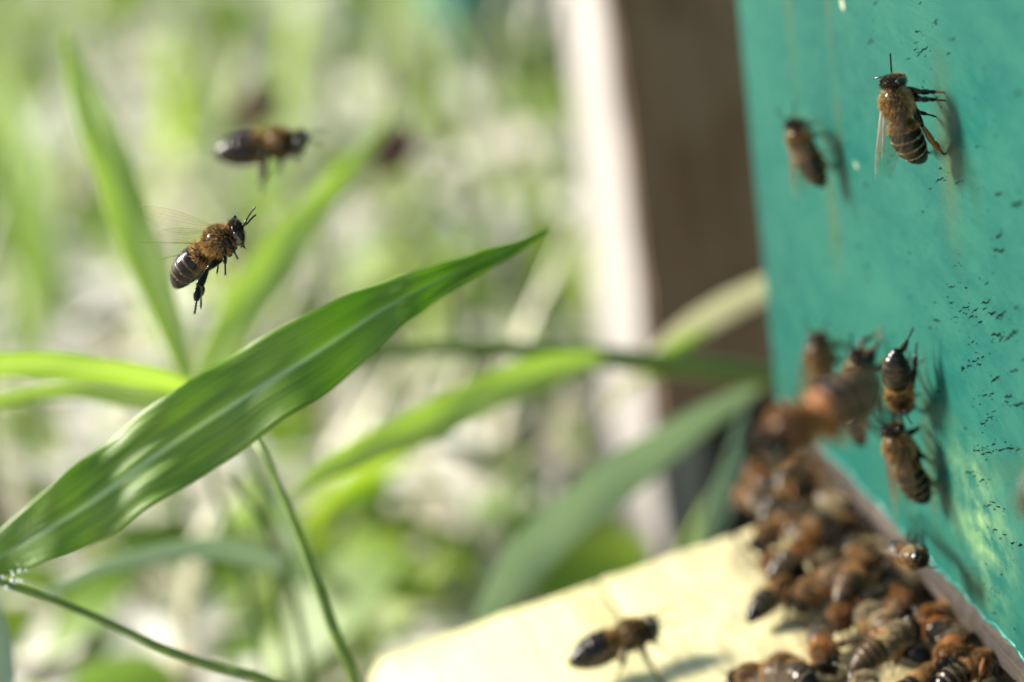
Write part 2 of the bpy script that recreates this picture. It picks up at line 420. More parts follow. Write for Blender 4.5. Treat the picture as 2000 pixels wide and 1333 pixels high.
# long stem passing in front of the post, behind the hive panel
p = empty('leaning_grass'); tag(p, 'leaning grass plant whose long stem crosses in front of the pale post', 'plant')
stem_px('stem', [(560, 700, 500, 12), (700, 695, 505, 24), (900, 680, 512, 34), (1100, 690, 518, 40), (1300, 712, 524, 44), (1480, 735, 530, 42), (1640, 780, 536, 40), (1750, 1100, 545, 40)], STEM, p)
leaf_px('leaf', [(1180, 700, 515, 24), (1080, 722, 505, 64), (960, 770, 495, 82), (840, 828, 488, 78), (720, 880, 480, 64), (640, 920, 474, 44), (560, 975, 470, 6)], L_FRESH, p, tilt=-.45, fold=.12, wave=.3, seed=4)
leaf_px('leaf', [(1270, 745, 524, 20), (1300, 700, 524, 34), (1340, 668, 526, 26), (1385, 640, 530, 6)], L_FRESH, p, tilt=.2)
p = empty('bluish_grass_leaf'); tag(p, 'wide blue green leaf rising from behind the yellow board towards the hive', 'plant')
leaf_px('leaf', [(880, 1330, 500, 30), (960, 1190, 505, 70), (1030, 1090, 510, 96), (1120, 1000, 515, 104), (1230, 915, 520, 96), (1330, 845, 526, 72), (1420, 790, 532, 44), (1500, 745, 540, 12)], L_BLUE, p, tilt=-.5, fold=.08, wave=.3, seed=8)
p = empty('pale_grass_leaf'); tag(p, 'pale half dry leaf slanting in front of the brown beam beside the hive', 'plant')
leaf_px('leaf', [(1180, 800, 548, 14), (1280, 700, 545, 40), (1340, 648, 542, 56), (1420, 598, 542, 60), (1500, 560, 542, 54), (1580, 530, 545, 40), (1640, 520, 548, 20)], L_PALE, p, tilt=-.5, fold=.08, seed=9)
p = empty('short_grass_leaf'); tag(p, 'short dull green leaf in the dark gap behind the swarm', 'plant')
leaf_px('leaf', [(1370, 1080, 500, 40), (1400, 1000, 505, 56), (1425, 930, 512, 46), (1445, 850, 520, 26), (1455, 790, 525, 8)], L_BLUE, p, tilt=-.3, seed=10)
p = empty('grass_tuft'); tag(p, 'dark green leaf tip at the lower left corner under the slanting stem', 'plant')
leaf_px('leaf', [(-20, 1560, 440, 60), (0, 1380, 440, 56), (6, 1270, 440, 46), (-6, 1190, 440, 20), (-20, 1150, 440, 6)], L_BLUE, p, tilt=.3, seed=12)

# broad pale blades further back
for k, (lab, path) in enumerate([
    ('broad light green blade slanting up from the board, left of the bluish leaf',
     [(690, 1360, 800, 60), (740, 1220, 800, 110), (800, 1100, 805, 130), (860, 1000, 812, 120), (930, 900, 820, 70), (960, 840, 825, 14)]),
    ('upright fresh green blade behind the bluish leaf and the yellow board',
     [(985, 1160, 760, 30), (975, 1060, 760, 56), (955, 970, 760, 50), (930, 890, 765, 12)]),
    ('blurred yellow green blade standing behind the tip of the broad leaf',
     [(1010, 760, 900, 30), (1040, 640, 900, 60), (1050, 520, 900, 70), (1030, 420, 905, 50), (1000, 330, 910, 10)]),
    ('pale broad blade left of the blurred flying bee, near the left edge',
     [(60, 700, 760, 30), (80, 540, 765, 70), (60, 380, 770, 90), (20, 220, 780, 60), (-20, 90, 790, 10)])]):
    p = empty('grass_plant'); tag(p, lab, 'plant', 'large grass blades in the background')
    leaf_px('leaf', path, [L_FRESH, L_FRESH, L_FRESH, L_FRESH][k], p, tilt=[.3, -.2, .2, .3][k], seed=20+k)

g0 = [(765, 295, 640, 66, 110, MAROON, 'dark maroon leaf standing in the grass behind the leaf tip', 'maroon_leaf'),
      (490, 215, 700, 140, 66, BROWNLEAF, 'dark brown withered leaf in the grass above the blurred flying bee', 'withered_leaf')]
for (x, y, d, wx, wy, m_, lab, nm) in g0:
    o = blade(nm, [at(x+wx*.45, y-wy*.5, d), at(x+wx*.2, y-wy*.2, d), at(x-wx*.1, y+wy*.15, d+5), at(x-wx*.4, y+wy*.5, d+8)],
              [1, px2mm(min(wx, wy)*1.05, d), px2mm(min(wx, wy)*.95, d), 1], m_, None, tilt=.2)
    tag(o, lab, 'leaf')

# ------------------------------------------------------------------ the hive
def wall_paint():
    m, n, b, o = mat('green_paint')
    big = noise(n, coords(n, (30, 60, 34)), 4); fine = noise(n, coords(n, (2, 3, 2)), 5)
    c = ramp(n, big, [(.3, (.002, .055, .048)), (.5, (.004, .067, .055)), (.7, (.010, .082, .064))])
    # worn, yellowish paint low down near the camera
    tc = N(n, 'ShaderNodeTexCoord'); sep = N(n, 'ShaderNodeSeparateXYZ'); n.links.new(tc.outputs['Object'], sep.inputs[0])
    def band(out, c0, halfw):   # 1 at c0 falling to 0 at halfw
        a = N(n, 'ShaderNodeMath', operation='SUBTRACT'); n.links.new(out, a.inputs[0]); a.inputs[1].default_value = c0*S
        a2 = N(n, 'ShaderNodeMath', operation='ABSOLUTE'); n.links.new(a.outputs[0], a2.inputs[0])
        d = N(n, 'ShaderNodeMapRange'); n.links.new(a2.outputs[0], d.inputs[0]); d.inputs[1].default_value = 0
        d.inputs[2].default_value = halfw*S; d.inputs[3].default_value = 1; d.inputs[4].default_value = 0
        return d.outputs[0]
    def mul(a, b_):
        x = N(n, 'ShaderNodeMath', operation='MULTIPLY', use_clamp=True)
        for s_, v in ((x.inputs[0], a), (x.inputs[1], b_)):
            if isinstance(v, (int, float)): s_.default_value = v
            else: n.links.new(v, s_)
        return x.outputs[0]
    patch = mul(mul(band(sep.outputs[1], 347, 16), band(sep.outputs[2], 14, 16)), ramp(n, noise(n, coords(n, (5, 8, 5)), 6, .65), [(.40, (0,)*3), (.70, (1.6,)*3)]))
    c = mix(n, patch, c, (.14, .24, .11))
    # dirty vertical trails left by drips
    trails = [(404, 47, 16, 1.2, .7), (396, 80, 12, 1.4, .55), (416, 78, 22, 2.0, .55), (395.5, 62, 9, 1.3, .5)]
    for (qx, qy, hz, hw, st) in [(1849, 300, 17, 3.2, .62), (1816, 880, 19, 2.2, .6), (1631, 430, 10, 3.0, .4)]:
        q = on_wall(qx, qy); trails.append((q.y, q.z, hz, hw, st))
    for (y0, z0, hz, hw, st) in trails:
        t_ = mul(mul(band(sep.outputs[1], y0, hw*1.6), band(sep.outputs[2], z0, hz)), st*2.0)
        wob = ramp(n, noise(n, coords(n, (3, 1.2, 14)), 4), [(.35, (.55,)*3), (.6, (1,)*3)])
        c = mix(n, mul(t_, wob), c, (.035, .055, .025))
    # pale scuffs and speckle
    sp = ramp(n, noise(n, coords(n, (1.2, 2.2, 1.6)), 3, .7), [(.70, (0,)*3), (.78, (.45,)*3)])
    c = mix(n, sp, c, (.09, .20, .14))
    n.links.new(c, b.inputs['Base Color']); b.inputs['Specular IOR Level'].default_value = .12
    n.links.new(ramp(n, fine, [(.3, (.34,)*3), (.7, (.55,)*3)]), b.inputs['Roughness'])
    mot = ramp(n, noise(n, coords(n, (7, 12, 5)), 6, .7), [(.42, (0,)*3), (.62, (.5,)*3)])
    c2 = mix(n, mot, c, (.015, .092, .067)); n.links.new(c2, b.inputs['Base Color'])
    brush = noise(n, coords(n, (.6, 9, .6)), 4)
    bump(n, brush, b, .10, .5)
    return m
PAINT = wall_paint()
CRACK = simple('paint_crack', (.002, .003, .002), (.008, .008, .005), .5, 1, 0)
def wood(name, c1, c2, c3, long_axis=1, size=1.6):
    m, n, b, o = mat(name); s3 = [size]*3; s3[long_axis] = size*18
    f = noise(n, coords(n, s3), 6, .65); g2 = noise(n, coords(n, (size*9,)*3), 4)
    c = ramp(n, f, [(.3, c1), (.5, c2), (.7, c3)]); c = mix(n, ramp(n, g2, [(.35, (0,)*3), (.7, (.5,)*3)]), c, c1)
    n.links.new(c, b.inputs['Base Color']); b.inputs['Roughness'].default_value = .8
    bump(n, f, b, .5, .8); return m
RAIL = wood('weathered_rail', (.007, .005, .004), (.022, .014, .009), (.11, .085, .065))
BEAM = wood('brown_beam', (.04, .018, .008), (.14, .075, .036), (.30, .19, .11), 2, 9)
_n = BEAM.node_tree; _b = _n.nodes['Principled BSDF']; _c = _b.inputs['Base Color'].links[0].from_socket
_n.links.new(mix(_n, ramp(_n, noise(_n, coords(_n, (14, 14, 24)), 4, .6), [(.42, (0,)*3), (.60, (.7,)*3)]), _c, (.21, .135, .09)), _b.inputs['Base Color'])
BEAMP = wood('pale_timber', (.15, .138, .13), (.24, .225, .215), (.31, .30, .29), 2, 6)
def board_mat():
    m, n, b, o = mat('yellow_board')
    f = noise(n, coords(n, (26, 26, 26)), 5); g2 = noise(n, coords(n, (3, 8, 3)), 5, .65)
    c = ramp(n, f, [(.3, (.56, .51, .24)), (.7, (.66, .62, .34))])
    tc = N(n, 'ShaderNodeTexCoord'); sep = N(n, 'ShaderNodeSeparateXYZ'); n.links.new(tc.outputs['Object'], sep.inputs[0])
    d = N(n, 'ShaderNodeMapRange'); n.links.new(sep.outputs[0], d.inputs[0]); d.inputs[1].default_value = -58*S; d.inputs[2].default_value = -5*S
    x = N(n, 'ShaderNodeMath', operation='MULTIPLY', use_clamp=True); n.links.new(d.outputs[0], x.inputs[0])
    n.links.new(ramp(n, g2, [(.25, (.1,)*3), (.65, (1.3,)*3)]), x.inputs[1])
    c = mix(n, x.outputs[0], c, (.25, .21, .115))      # trodden-in dirt near the entrance, with the shade there painted in
    n.links.new(c, b.inputs['Base Color']); b.inputs['Roughness'].default_value = .6
    gr = noise(n, coords(n, (1.2, 40, 1.2)), 5, .7); c3 = mix(n, ramp(n, gr, [(.50, (0,)*3), (.66, (.55,)*3)]), c, (.36, .31, .17)); n.links.new(c3, b.inputs['Base Color'])
    bump(n, gr, b, .3, .7); return m
BOARD = board_mat()
DARKIN = simple('hollow_dark', (.01, .008, .006), (.025, .018, .012), 5, .9)  # near-black tone standing in for shade inside hollows

hive = empty('beehive', (0, 245, 0)); tag(hive, 'green painted wooden beehive with a pale yellow landing board at its entrance', 'beehive')
def inhive(o):
    o.parent = hive; o.matrix_parent_inverse = Matrix.Translation(V((0, -245, 0))*S); return o
# front panel with its hairline cracks
g_ = MB(); rnd = random.Random(11)
NY, NZ = 90, 60; ys = np.linspace(45, 445.3, NY); zs = np.linspace(0.0, 240, NZ); vs = []
for iz, z in enumerate(zs):
    for iy, y in enumerate(ys):
        zz = z + (0.25*sin(y*.9)+.3*sin(y*.37+1)+rnd.uniform(-.15, .15) if iz == 0 else 0)
        yy = y + (rnd.uniform(-.12, .12) if iy == NY-1 else 0)
        vs.append((.12*sin(y*.05)*sin(z*.07) + rnd.uniform(-.02, .02), yy, zz))
g_.add(vs, [(j*NY+i, (j+1)*NY+i, (j+1)*NY+i+1, j*NY+i+1) for j in range(NZ-1) for i in range(NY-1)])
# edges and back of the panel
def strip(a, b_): g_.add([a[0], a[1], b_[1], b_[0]], [(0, 1, 2, 3)])
for i in range(NY-1):
    a = vs[i]; b_ = vs[i+1]; strip((a, b_), ((22, a[1], a[2]), (22, b_[1], b_[2])))
    a = vs[(NZ-1)*NY+i]; b_ = vs[(NZ-1)*NY+i+1]; strip((b_, a), ((22, b_[1], b_[2]), (22, a[1], a[2])))
for j in range(NZ-1):
    a = vs[j*NY+NY-1]; b_ = vs[(j+1)*NY+NY-1]; strip((a, b_), ((22, a[1], a[2]), (22, b_[1], b_[2])))
    a = vs[j*NY]; b_ = vs[(j+1)*NY]; strip((b_, a), ((22, b_[1], b_[2]), (22, a[1], a[2])))
g_.add([(22, 45, 0), (22, 445.3, 0), (22, 445.3, 240), (22, 45, 240)], [(0, 1, 2, 3)])
# cracks: short open slits in the paint, running with the grain
def crack(y, z, L, w_, ang):
    k = max(3, int(L/.5)); x0 = .12*sin(y*.05)*sin(z*.07)-.045; top, bot = [], []
    for i in range(k+1):
        t = i/k; hh = w_*.5*(sin(pi*min(max(t, .03), .97))**.5)*rnd.uniform(.5, 1.2)
        j = rnd.uniform(-.35, .35)*w_*1.6
        cy_, cz_ = y-(t-.5)*L, z+(t-.5)*L*tan(ang)+j
        top.append((x0, cy_, cz_+hh)); bot.append((x0, cy_, cz_-hh))
    n0 = k+1; g_.add(top+bot, [(i, n0+i, n0+i+1, i+1) for i in range(k)], 1)
def crack_px(x, y, L, w_=.22, ang=.42): q = on_wall(x, y); crack(q.y, q.z, L, w_, ang)
spec_ = [(1803, 97, 3.6, .22), (1793, 108, 1.2, .16), (1827, 42, 2, .2), (1790, 62, 1.6, .2), (1797, 5, 1.2, .25), (1700, 82, 2.2, .3), (1800, 170, .8, .2), (1793, 236, 1.2, .2),
    (1835, 352, 3.6, .26), (1870, 357, 2.8, .16), (1802, 412, .8, .3), (1640, 470, 1, .3), (1690, 520, 1.3, .4), (1697, 545, 1.0, .4), (1860, 560, 3.2, .2), (1886, 562, 1.2, .2),
    (1886, 600, 2.6, .26), (1876, 608, 1.2, .25), (1905, 606, 2.8, .26), (1868, 620, 1.5, .28), (1897, 620, 2.2, .25), (1830, 627, 3.2, .36), (1818, 640, 1.5, .3), (1858, 592, 1.6, .22),
    (1925, 590, 3.6, .34), (1937, 612, 3.2, .40), (1955, 613, 3.6, .42), (1945, 655, 4, .34), (1975, 655, 5.5, .40), (1957, 660, 2, .3), (1915, 630, 2, .24), (1985, 600, 2, .4),
    (1882, 722, 1.6, .26), (1893, 715, 1.8, .3), (1903, 707, 1.6, .26), (1912, 712, 1.8, .22), (1920, 697, 1.4, .24), (1900, 668, 1.2, .2), (1945, 740, 3.4, .34), (1936, 770, 2.2, .22), (1925, 772, 2.2, .2), (1970, 775, 3.0, .34), (1965, 785, 1.5, .3), (1982, 725, 3, .3),
    (1990, 790, 4.0, .42), (1935, 815, 2.5, .2), (1922, 828, 1.8, .2), (1928, 822, 1.2, .2), (1915, 790, .8, .2),
    (1905, 880, 1.4, .24), (1912, 881, 1.4, .28), (1922, 886, 1.6, .26), (1933, 884, 2.4, .34), (1943, 868, 1.4, .26), (1958, 878, 2.4, .28), (1975, 876, 3, .3), (1990, 880, 2, .3),
    (1893, 922, 2.6, .34), (1905, 929, .8, .24), (1920, 939, 2.2, .28), (1913, 949, .8, .2), (1942, 980, 1.4, .22), (1933, 988, 2.0, .24), (1951, 990, 1.8, .24), (1945, 1034, 2.0, .26), (1964, 1045, 1.8, .26), (1980, 1060, 1.6, .3), (1995, 1065, 2, .3),
    (1912, 1110, .8, .2), (1938, 1150, .6, .2), (1945, 1165, .6, .2), (1925, 1140, .6, .15), (1942, 1198, 1.6, .22), (1835, 330, 1.2, .2), (1865, 520, .8, .14), (1950, 460, 2.6, .4), (1955, 490, 2.4, .4), (1945, 488, 2, .35), (1950, 380, 3, .4), (1985, 400, 4, .5)]
for (x, y, L, w_) in spec_:
    crack_px(x+rnd.uniform(-1, 1), y, L, w_, rnd.uniform(.3, .52))
    for _ in range(3):
        if rnd.random() < .75: crack_px(x+rnd.uniform(-16, 16), y+rnd.uniform(-12, 12), rnd.uniform(.25, .9), rnd.uniform(.08, .2), rnd.uniform(.3, .5))
for _ in range(430):
    crack(rnd.uniform(300, 440), rnd.uniform(3, 95), .3+2.0*rnd.random()**3, .07+.3*rnd.random()**2, rnd.uniform(.25, .5))
for _ in range(60):
    y, z = rnd.uniform(90, 330), rnd.uniform(3, 230); crack(y, z, rnd.uniform(.6, 4), rnd.uniform(.15, .35), rnd.uniform(.25, .5))
# flaked chips showing bare wood
for (x, y, wy, hz) in [(1640, 85, 2.4, 3.6), (1663, 225, 1.6, 3.4), (1672, 312, 1.8, 3.4), (1982, 1182, 1.0, 1.4), (1645, 8, 2, 2)]:
    q = on_wall(x, y); m_ = 12
    g_.add([(-.05, q.y+wy*.5*cos(2*pi*i/m_)*rnd.uniform(.6, 1.2), q.z+hz*.5*sin(2*pi*i/m_)*rnd.uniform(.7, 1.1)) for i in range(m_)], [tuple(range(m_))], 2)
CHIP = simple('bare_wood_chip', (.22, .24, .15), (.34, .34, .22), 1.2, .8)
inhive(g_.build('front_panel', [PAINT, CRACK, CHIP], smooth=False))
# thick rounded drip edge of paint along the bottom
g_ = MB(); P = []; R = []
for i in range(260):
    y = 46+i*1.535; P.append((.15+rnd.uniform(-.1, .1), y, .30+.25*sin(y*.9)+.3*sin(y*.37+1))); R.append(rnd.uniform(.22, .42))
g_.tube(P, R, 8, up=(1, 0, 0))
LIP = simple('thick_paint_edge', (.004, .115, .095), (.01, .16, .13), 1.2, .3, bumpd=.3)
inhive(g_.build('paint_lip', LIP))
# side panels, back, roof
g_ = MB(); g_.box((22.2, 425, .5), (400, 445, 240)); g_.box((22.2, 45, .5), (400, 65, 240)); g_.box((380, 65.2, .5), (400, 424.8, 240)); inhive(g_.build('box', simple('green_side', (.012, .13, .095), (.02, .16, .11), 30, .5), smooth=False))
g_ = MB(); g_.box((-20, 25, 240.5), (420, 465, 262)); o = inhive(g_.build('roof', simple('zinc', (.35, .36, .37), (.45, .46, .47), 40, .4), smooth=False))
# wood rail under the panel, slot and floor
g_ = MB(); NYr = 180; vs = []
prof = [(22, -.35), (.9, -.35), (.55, -.8), (.5, -3.4), (.7, -6.2), (1.4, -6.9), (22, -6.9)]
for i in range(NYr+1):
    y = 46+i*2.2
    for (x, z) in prof: vs.append((x+(rnd.uniform(-.15, .15) if x < 5 else 0), y, z+(rnd.uniform(-.12, .12) if x < 5 and z < -1 else 0)))
kp = len(prof); g_.add(vs, [(i*kp+j, (i+1)*kp+j, (i+1)*kp+(j+1) % kp, i*kp+(j+1) % kp) for i in range(NYr) for j in range(kp)])
g_.f.append(tuple(range(kp))); g_.m.append(0); g_.f.append(tuple(NYr*kp+j for j in reversed(range(kp)))); g_.m.append(0)
inhive(g_.build('entrance_rail', RAIL, smooth=False))
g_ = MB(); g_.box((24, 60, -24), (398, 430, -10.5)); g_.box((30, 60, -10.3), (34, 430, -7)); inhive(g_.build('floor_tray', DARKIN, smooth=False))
# landing board: three planks on battens, worn edges
def bpt(x, y, off): q = V((x, y, ZB + SL*x)) + BN*off; return q
g_ = MB()
for (xa, xb, ye) in [(-80, -40.5, 422), (-39.7, -16.4, 422.4), (-15.6, 20, 422)]:
    kx, ky = 12, 60; top = []
    for j in range(ky+1):
        for i in range(kx+1):
            u = i/kx; y = 230+(ye-230)*j/ky
            x = xa+(xb-xa)*u
            if xa == -80 and i == 0: x += .7*sin(y*.13)+rnd.uniform(-.3, .3)+max(0, (y-416))*.5
            if j == ky: y += .3*sin(x*.45+1)+.2*sin(x*1.3)
            e = min(i, kx-i, ky-j)
            top.append(bpt(x, y, -.5 if e == 0 else (.0 if e > 1 else -.08)))
    n0 = kx+1; bot = [t-BN*9 for t in top]
    g_.add(top, [(j*n0+i, j*n0+i+1, (j+1)*n0+i+1, (j+1)*n0+i) for j in range(ky) for i in range(kx)])
    ring = [i for i in range(n0)] + [j*n0+kx for j in range(1, ky+1)] + [ky*n0+i for i in range(kx-1, -1, -1)] + [j*n0 for j in range(ky-1, 0, -1)]
    k = len(ring); g_.add([top[i] for i in ring]+[bot[i] for i in ring], [(i, (i+1) % k, k+(i+1) % k, k+i)[::-1] for i in range(k)] + [tuple(range(k, 2*k))[::-1]])
inhive(g_.build('landing_board', BOARD))
# stand legs of the hive
for (x, y) in [(40, 80), (40, 405), (370, 80), (370, 405)]:
    g_ = MB(); g_.box((x-18, y-18, GZ-8), (x+18, y+18, -24.2)); inhive(g_.build('leg', BEAM, smooth=False))

# ------------------------------------------------------------------ timber post behind the hive
def post():
    e = at(1196, 150, 640)             # vertical corner between pale side and brown front
    root = empty('timber_post', (e.x, e.y, GZ)); tag(root, 'thick weathered timber post behind the hive, sunlit side coloured pale, shaded front coloured brown', 'post')
    def slab(name, x0, x1, y0, y1, z0, z1, m, sd):
        rnd = random.Random(sd); g_ = MB(); K = 40; vs = []
        ring = [(x0, y0), (x1, y0), (x1, y1), (x0, y1)]
        for i in range(K+1):
            z = z0+(z1-z0)*i/K; wv = .5*sin(z*.03+sd)
            for (x, y) in ring: vs.append((x+wv*.8+rnd.uniform(-.3, .3), y, z))
        g_.add(vs, [(i*4+j, i*4+(j+1) % 4, (i+1)*4+(j+1) % 4, (i+1)*4+j) for i in range(K) for j in range(4)] + [(0, 3, 2, 1), (K*4, K*4+1, K*4+2, K*4+3)])
        o = g_.build(name, m, root, smooth=False, origin=(e.x, e.y, GZ)); o.location = (0, 0, 0)
        return o
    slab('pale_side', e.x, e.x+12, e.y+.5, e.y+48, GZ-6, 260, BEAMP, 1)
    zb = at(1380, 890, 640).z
    slab('brown_front', e.x+.6, e.x+60, e.y-3, e.y, zb, 262, BEAM, 2)  # darker wood colour also carries the shade on the post's front
    slab('shade_block', e.x+12.5, e.x+75, e.y+.6, e.y+60, GZ-6, zb-.5, DARKIN, 3)  # near-black block added in place of the shaded hollow below the front
post()

# ------------------------------------------------------------------ distant second hive
c = at(1086, 128, 1120)
h2 = empty('beehive', (c.x, c.y, GZ)); tag(h2, 'far teal beehive with a dark blue side, top edge of the photo beside the post', 'beehive')
TEAL = simple('teal_paint', (.006, .11, .10), (.012, .15, .13), 60, .5); NAVY = simple('navy_paint', (.003, .015, .04), (.006, .025, .06), 60, .5)
zb = c.z-GZ
def far_box(name, a, b_, m): g_ = MB(); g_.box(a, b_); return g_.build(name, m, h2, smooth=False)
far_box('box', (-36, 0, zb-6), (400, 130, zb+300), TEAL)
far_box('side_plank', (2, -12, zb+12), (300, -.5, zb+290), NAVY)
for (x, y) in ((0, 10), (360, 10), (0, 90), (360, 90)): far_box('leg', (x, y, -6), (x+30, y+30, max(zb-10.3, 1)), BEAM)
far_box('roof', (-45, -30, zb+300.4), (420, 150, zb+325), NAVY)

# ------------------------------------------------------------------ bees
def lerp(a, b, t): return a+(b-a)*t
HEAD_C = V((4.35, 0, -.35))
def abdomen_line(bend, K=60, L=7.0):
    """centre line of the abdomen in bee space, starting behind the thorax and bending down"""
    out = []; p = V((.15, 0, -.15)); a = -.12
    for i in range(K+1):
        out.append(p.copy()); t = i/K; a2 = a + bend*t
        p = p + V((-cos(a2), 0, -sin(a2)))*(L/K)
    return out
TERG = [0, .17, .34, .50, .65, .80, 1.01]
def abd_r(t):
    ks = [(0, .45), (.04, .85), (.12, 1.5), (.25, 1.86), (.42, 1.95), (.58, 1.83), (.72, 1.54), (.85, 1.12), (.94, .62), (1, .12)]
    for (a, ra), (b, rb) in zip(ks, ks[1:]):
        if t <= b: u = (t-a)/(b-a); return lerp(ra, rb, u*u*(3-2*u)*.4+u*.6)
    return .12
def seg_of(t):
    for k in range(6):
        if t < TERG[k+1]: return k, (t-TERG[k])/(TERG[k+1]-TERG[k])
    return 5, 1
def two_bone(a, c, L1, L2, pole):
    d = c-a; D = d.length
    if D > (L1+L2)*.985:
        s = (L1+L2)*.985/D; c = a+d*s; d = c-a; D = d.length
    u = d.normalized(); k = (L1*L1-L2*L2+D*D)/(2*D); h = sqrt(max(0, L1*L1-k*k))
    pv = pole - u*pole.dot(u)
    pv = pv.normalized() if pv.length > 1e-4 else V((0, 0, 1))
    return a+u*k+pv*h, c

def leg_mesh(g_, kind, side, foot, pole, spread=.0):
    """kind 0 fore, 1 mid, 2 hind; foot is where the claws touch, bee space"""
    A = [V((3.0, .75*side, -1.45)), V((2.1, .95*side, -1.60)), V((1.15, .95*side, -1.45))][kind]
    L1, L2, L3 = [(2.1, 1.7, 1.9), (2.4, 1.9, 2.2), (2.6, 2.6, 3.0)][kind]
    foot = V(foot); pole = V(pole)
    back = (A-foot).normalized()
    ank = foot + (back*.86 + pole.normalized()*.35).normalized()*L3
    # reach scaling for far targets
    D = (A-ank).length
    if D > (L1+L2)*.98: s = D/((L1+L2)*.98); L1 *= min(s, 1.25); L2 *= min(s, 1.25)
    kn, ank = two_bone(A, ank, L1, L2, pole)
    # femur
    d = (kn-A); g_.tube([A-d*.12, A+d*.12, A+d*.45, A+d*.8, kn], [.36, .46, .46, .36, .25], 10, 1)
    g_.ball(kn, (.24,)*3, 8, 6, 1)
    d = ank-kn
    if kind == 2:     # pollen basket: flat and widening
        sidev = d.cross(pole)
        sidev = sidev.normalized() if sidev.length > .01 else V((0, 1, 0))
        g_.tube([kn, kn+d*.25, kn+d*.6, kn+d*.9, ank], [(.20, .18), (.36, .28), (.54, .36), (.60, .34), (.28, .18)], 12, 3, up=sidev)
        d2 = foot-ank; b1 = ank+d2*.52
        K = 16; pp = [ank+(b1-ank)*(i/K) for i in range(K+1)]
        rr = [((.22+.34*sin(pi*min(1, .12+i/K*.8)))*(1.06 if i % 2 else .94), (.14+.24*sin(pi*min(1, .12+i/K*.8)))*(1.1 if i % 2 else .92)) for i in range(K+1)]
        g_.tube(pp, rr, 12, 3, up=sidev, mf=lambda t, j: 2 if int(t*16) % 2 else 3)
        st = b1; rest = foot-b1; K = 4; rad = .16
    else:
        g_.tube([kn, kn+d*.3, kn+d*.75, ank], [.24, .37, .34, .22], 10, 1)
        d2 = foot-ank; b1 = ank+d2*.42
        g_.tube([ank, ank+d2*.08, ank+d2*.3, b1], [.18, .25, .24, .16], 8, 1)
        st = b1; rest = foot-b1; K = 4; rad = .135
    up_ = pole.normalized()
    for i in range(K):
        a = st+rest*(i/K); b = st+rest*((i+1)/K)
        sag = up_*(-.10*sin(pi*(i+.5)/K))
        g_.tube([a, lerp(a, b, .25)+sag*.3, lerp(a, b, .8)+sag*.6, b], [rad*.55, rad*.85, rad, rad*.6], 8, 2 if kind else 3)
    # claws
    r = rest.normalized(); sv = r.cross(up_); sv = sv.normalized() if sv.length > .01 else V((0, 1, 0))
    for s_ in (-1, 1):
        g_.tube([foot-r*.05, foot+sv*s_*.12+r*.12, foot+sv*s_*.2+r*.22-up_*.1], [.06, .045, .01], 5, 2)
    return [(A, kn), (kn, ank)]

def hairs(g_, samples, rnd, lmin, lmax, wd, m, lay=.0, layv=None):
    for (p, nrm) in samples:
        L = rnd.uniform(lmin, lmax)
        d = (nrm + V((rnd.gauss(0, .28), rnd.gauss(0, .28), rnd.gauss(0, .28))) + (layv*lay if layv else V((0, 0, 0)))).normalized()
        s_ = d.cross(V((rnd.gauss(0, 1), rnd.gauss(0, 1), rnd.gauss(0, 1))))
        if s_.length < 1e-3: continue
        s_.normalize(); s_ *= wd*.5
        bend = V((rnd.gauss(0, .12), rnd.gauss(0, .12), rnd.gauss(0, .12)))*L + (layv*lay*.35*L if layv else V((0, 0, 0)))
        a = p - nrm*.05; b = p+d*(L*.55)+bend*.25; c = p+d*L+bend
        g_.add([a-s_, a+s_, b+s_*.75, b-s_*.75, c], [(0, 1, 2, 3), (3, 2, 4)], m)

def ell_sample(rnd, c, r, k):
    out = []
    for _ in range(k):
        v = V((rnd.gauss(0, 1), rnd.gauss(0, 1), rnd.gauss(0, 1))).normalized()
        p = V((v.x*r[0], v.y*r[1], v.z*r[2])); n_ = V((v.x/r[0], v.y/r[1], v.z/r[2])).normalized()
        out.append((V(c)+p, n_))
    return out

def wing_mesh(L, W, hind=False):
    """wing in its own plane: x along, y across, root at the origin"""
    g_ = MB(); K = 22; NXW = 8
    def lead(t): return W*(.10+.16*sin(pi*t*.85)) * (1-t**6)
    def trail(t): return -W*(.06+.74*sin(pi*min(1, t**.85*.92))**.9 * (1-.25*(1-t))) * (1 if t < .995 else .3)
    vs = []
    for i in range(K+1):
        t = i/K; x = L*t; a, b = lead(t), trail(t)
        if i == K: a = b = -W*.12
        for j in range(NXW+1):
            u = j/NXW; y = lerp(a, b, u)
            z = .10*sin(u*9+t*3)*W*.12*(1-t) + .02*sin(u*22)*W
            vs.append((x, y, z))
    n0 = NXW+1
    g_.add(vs, [(i*n0+j, i*n0+j+1, (i+1)*n0+j+1, (i+1)*n0+j) for i in range(K) for j in range(NXW)], 0)
    def vein(f, t0, t1, r0, r1, k=12):
        P = []
        for i in range(k+1):
            t = lerp(t0, t1, i/k); u = f(i/k); y = lerp(lead(t), trail(t), u); P.append((L*t, y, .02))
        g_.tube(P, [lerp(r0, r1, i/k) for i in range(k+1)], 5, 1)
    vein(lambda s: .0, 0, .96, .085, .03, 20); vein(lambda s: .10+.04*s, 0, .62, .07, .035)
    vein(lambda s: .16+.18*s, .02, .80, .055, .02); vein(lambda s: .30+.22*s, .04, .86, .05, .015)
    vein(lambda s: .55+.25*s, .05, .72, .045, .015); vein(lambda s: .82+.1*s, .05, .5, .04, .015)
    for (t, u0, u1) in ((.35, .14, .45), (.52, .12, .42), (.66, .10, .45), (.45, .42, .72), (.62, .4, .7)):
        P = [(L*(t+.02*i), lerp(lead(t), trail(t), lerp(u0, u1, i/3)), .02) for i in range(4)]
        g_.tube(P, [.022]*4, 4, 1)
    return g_

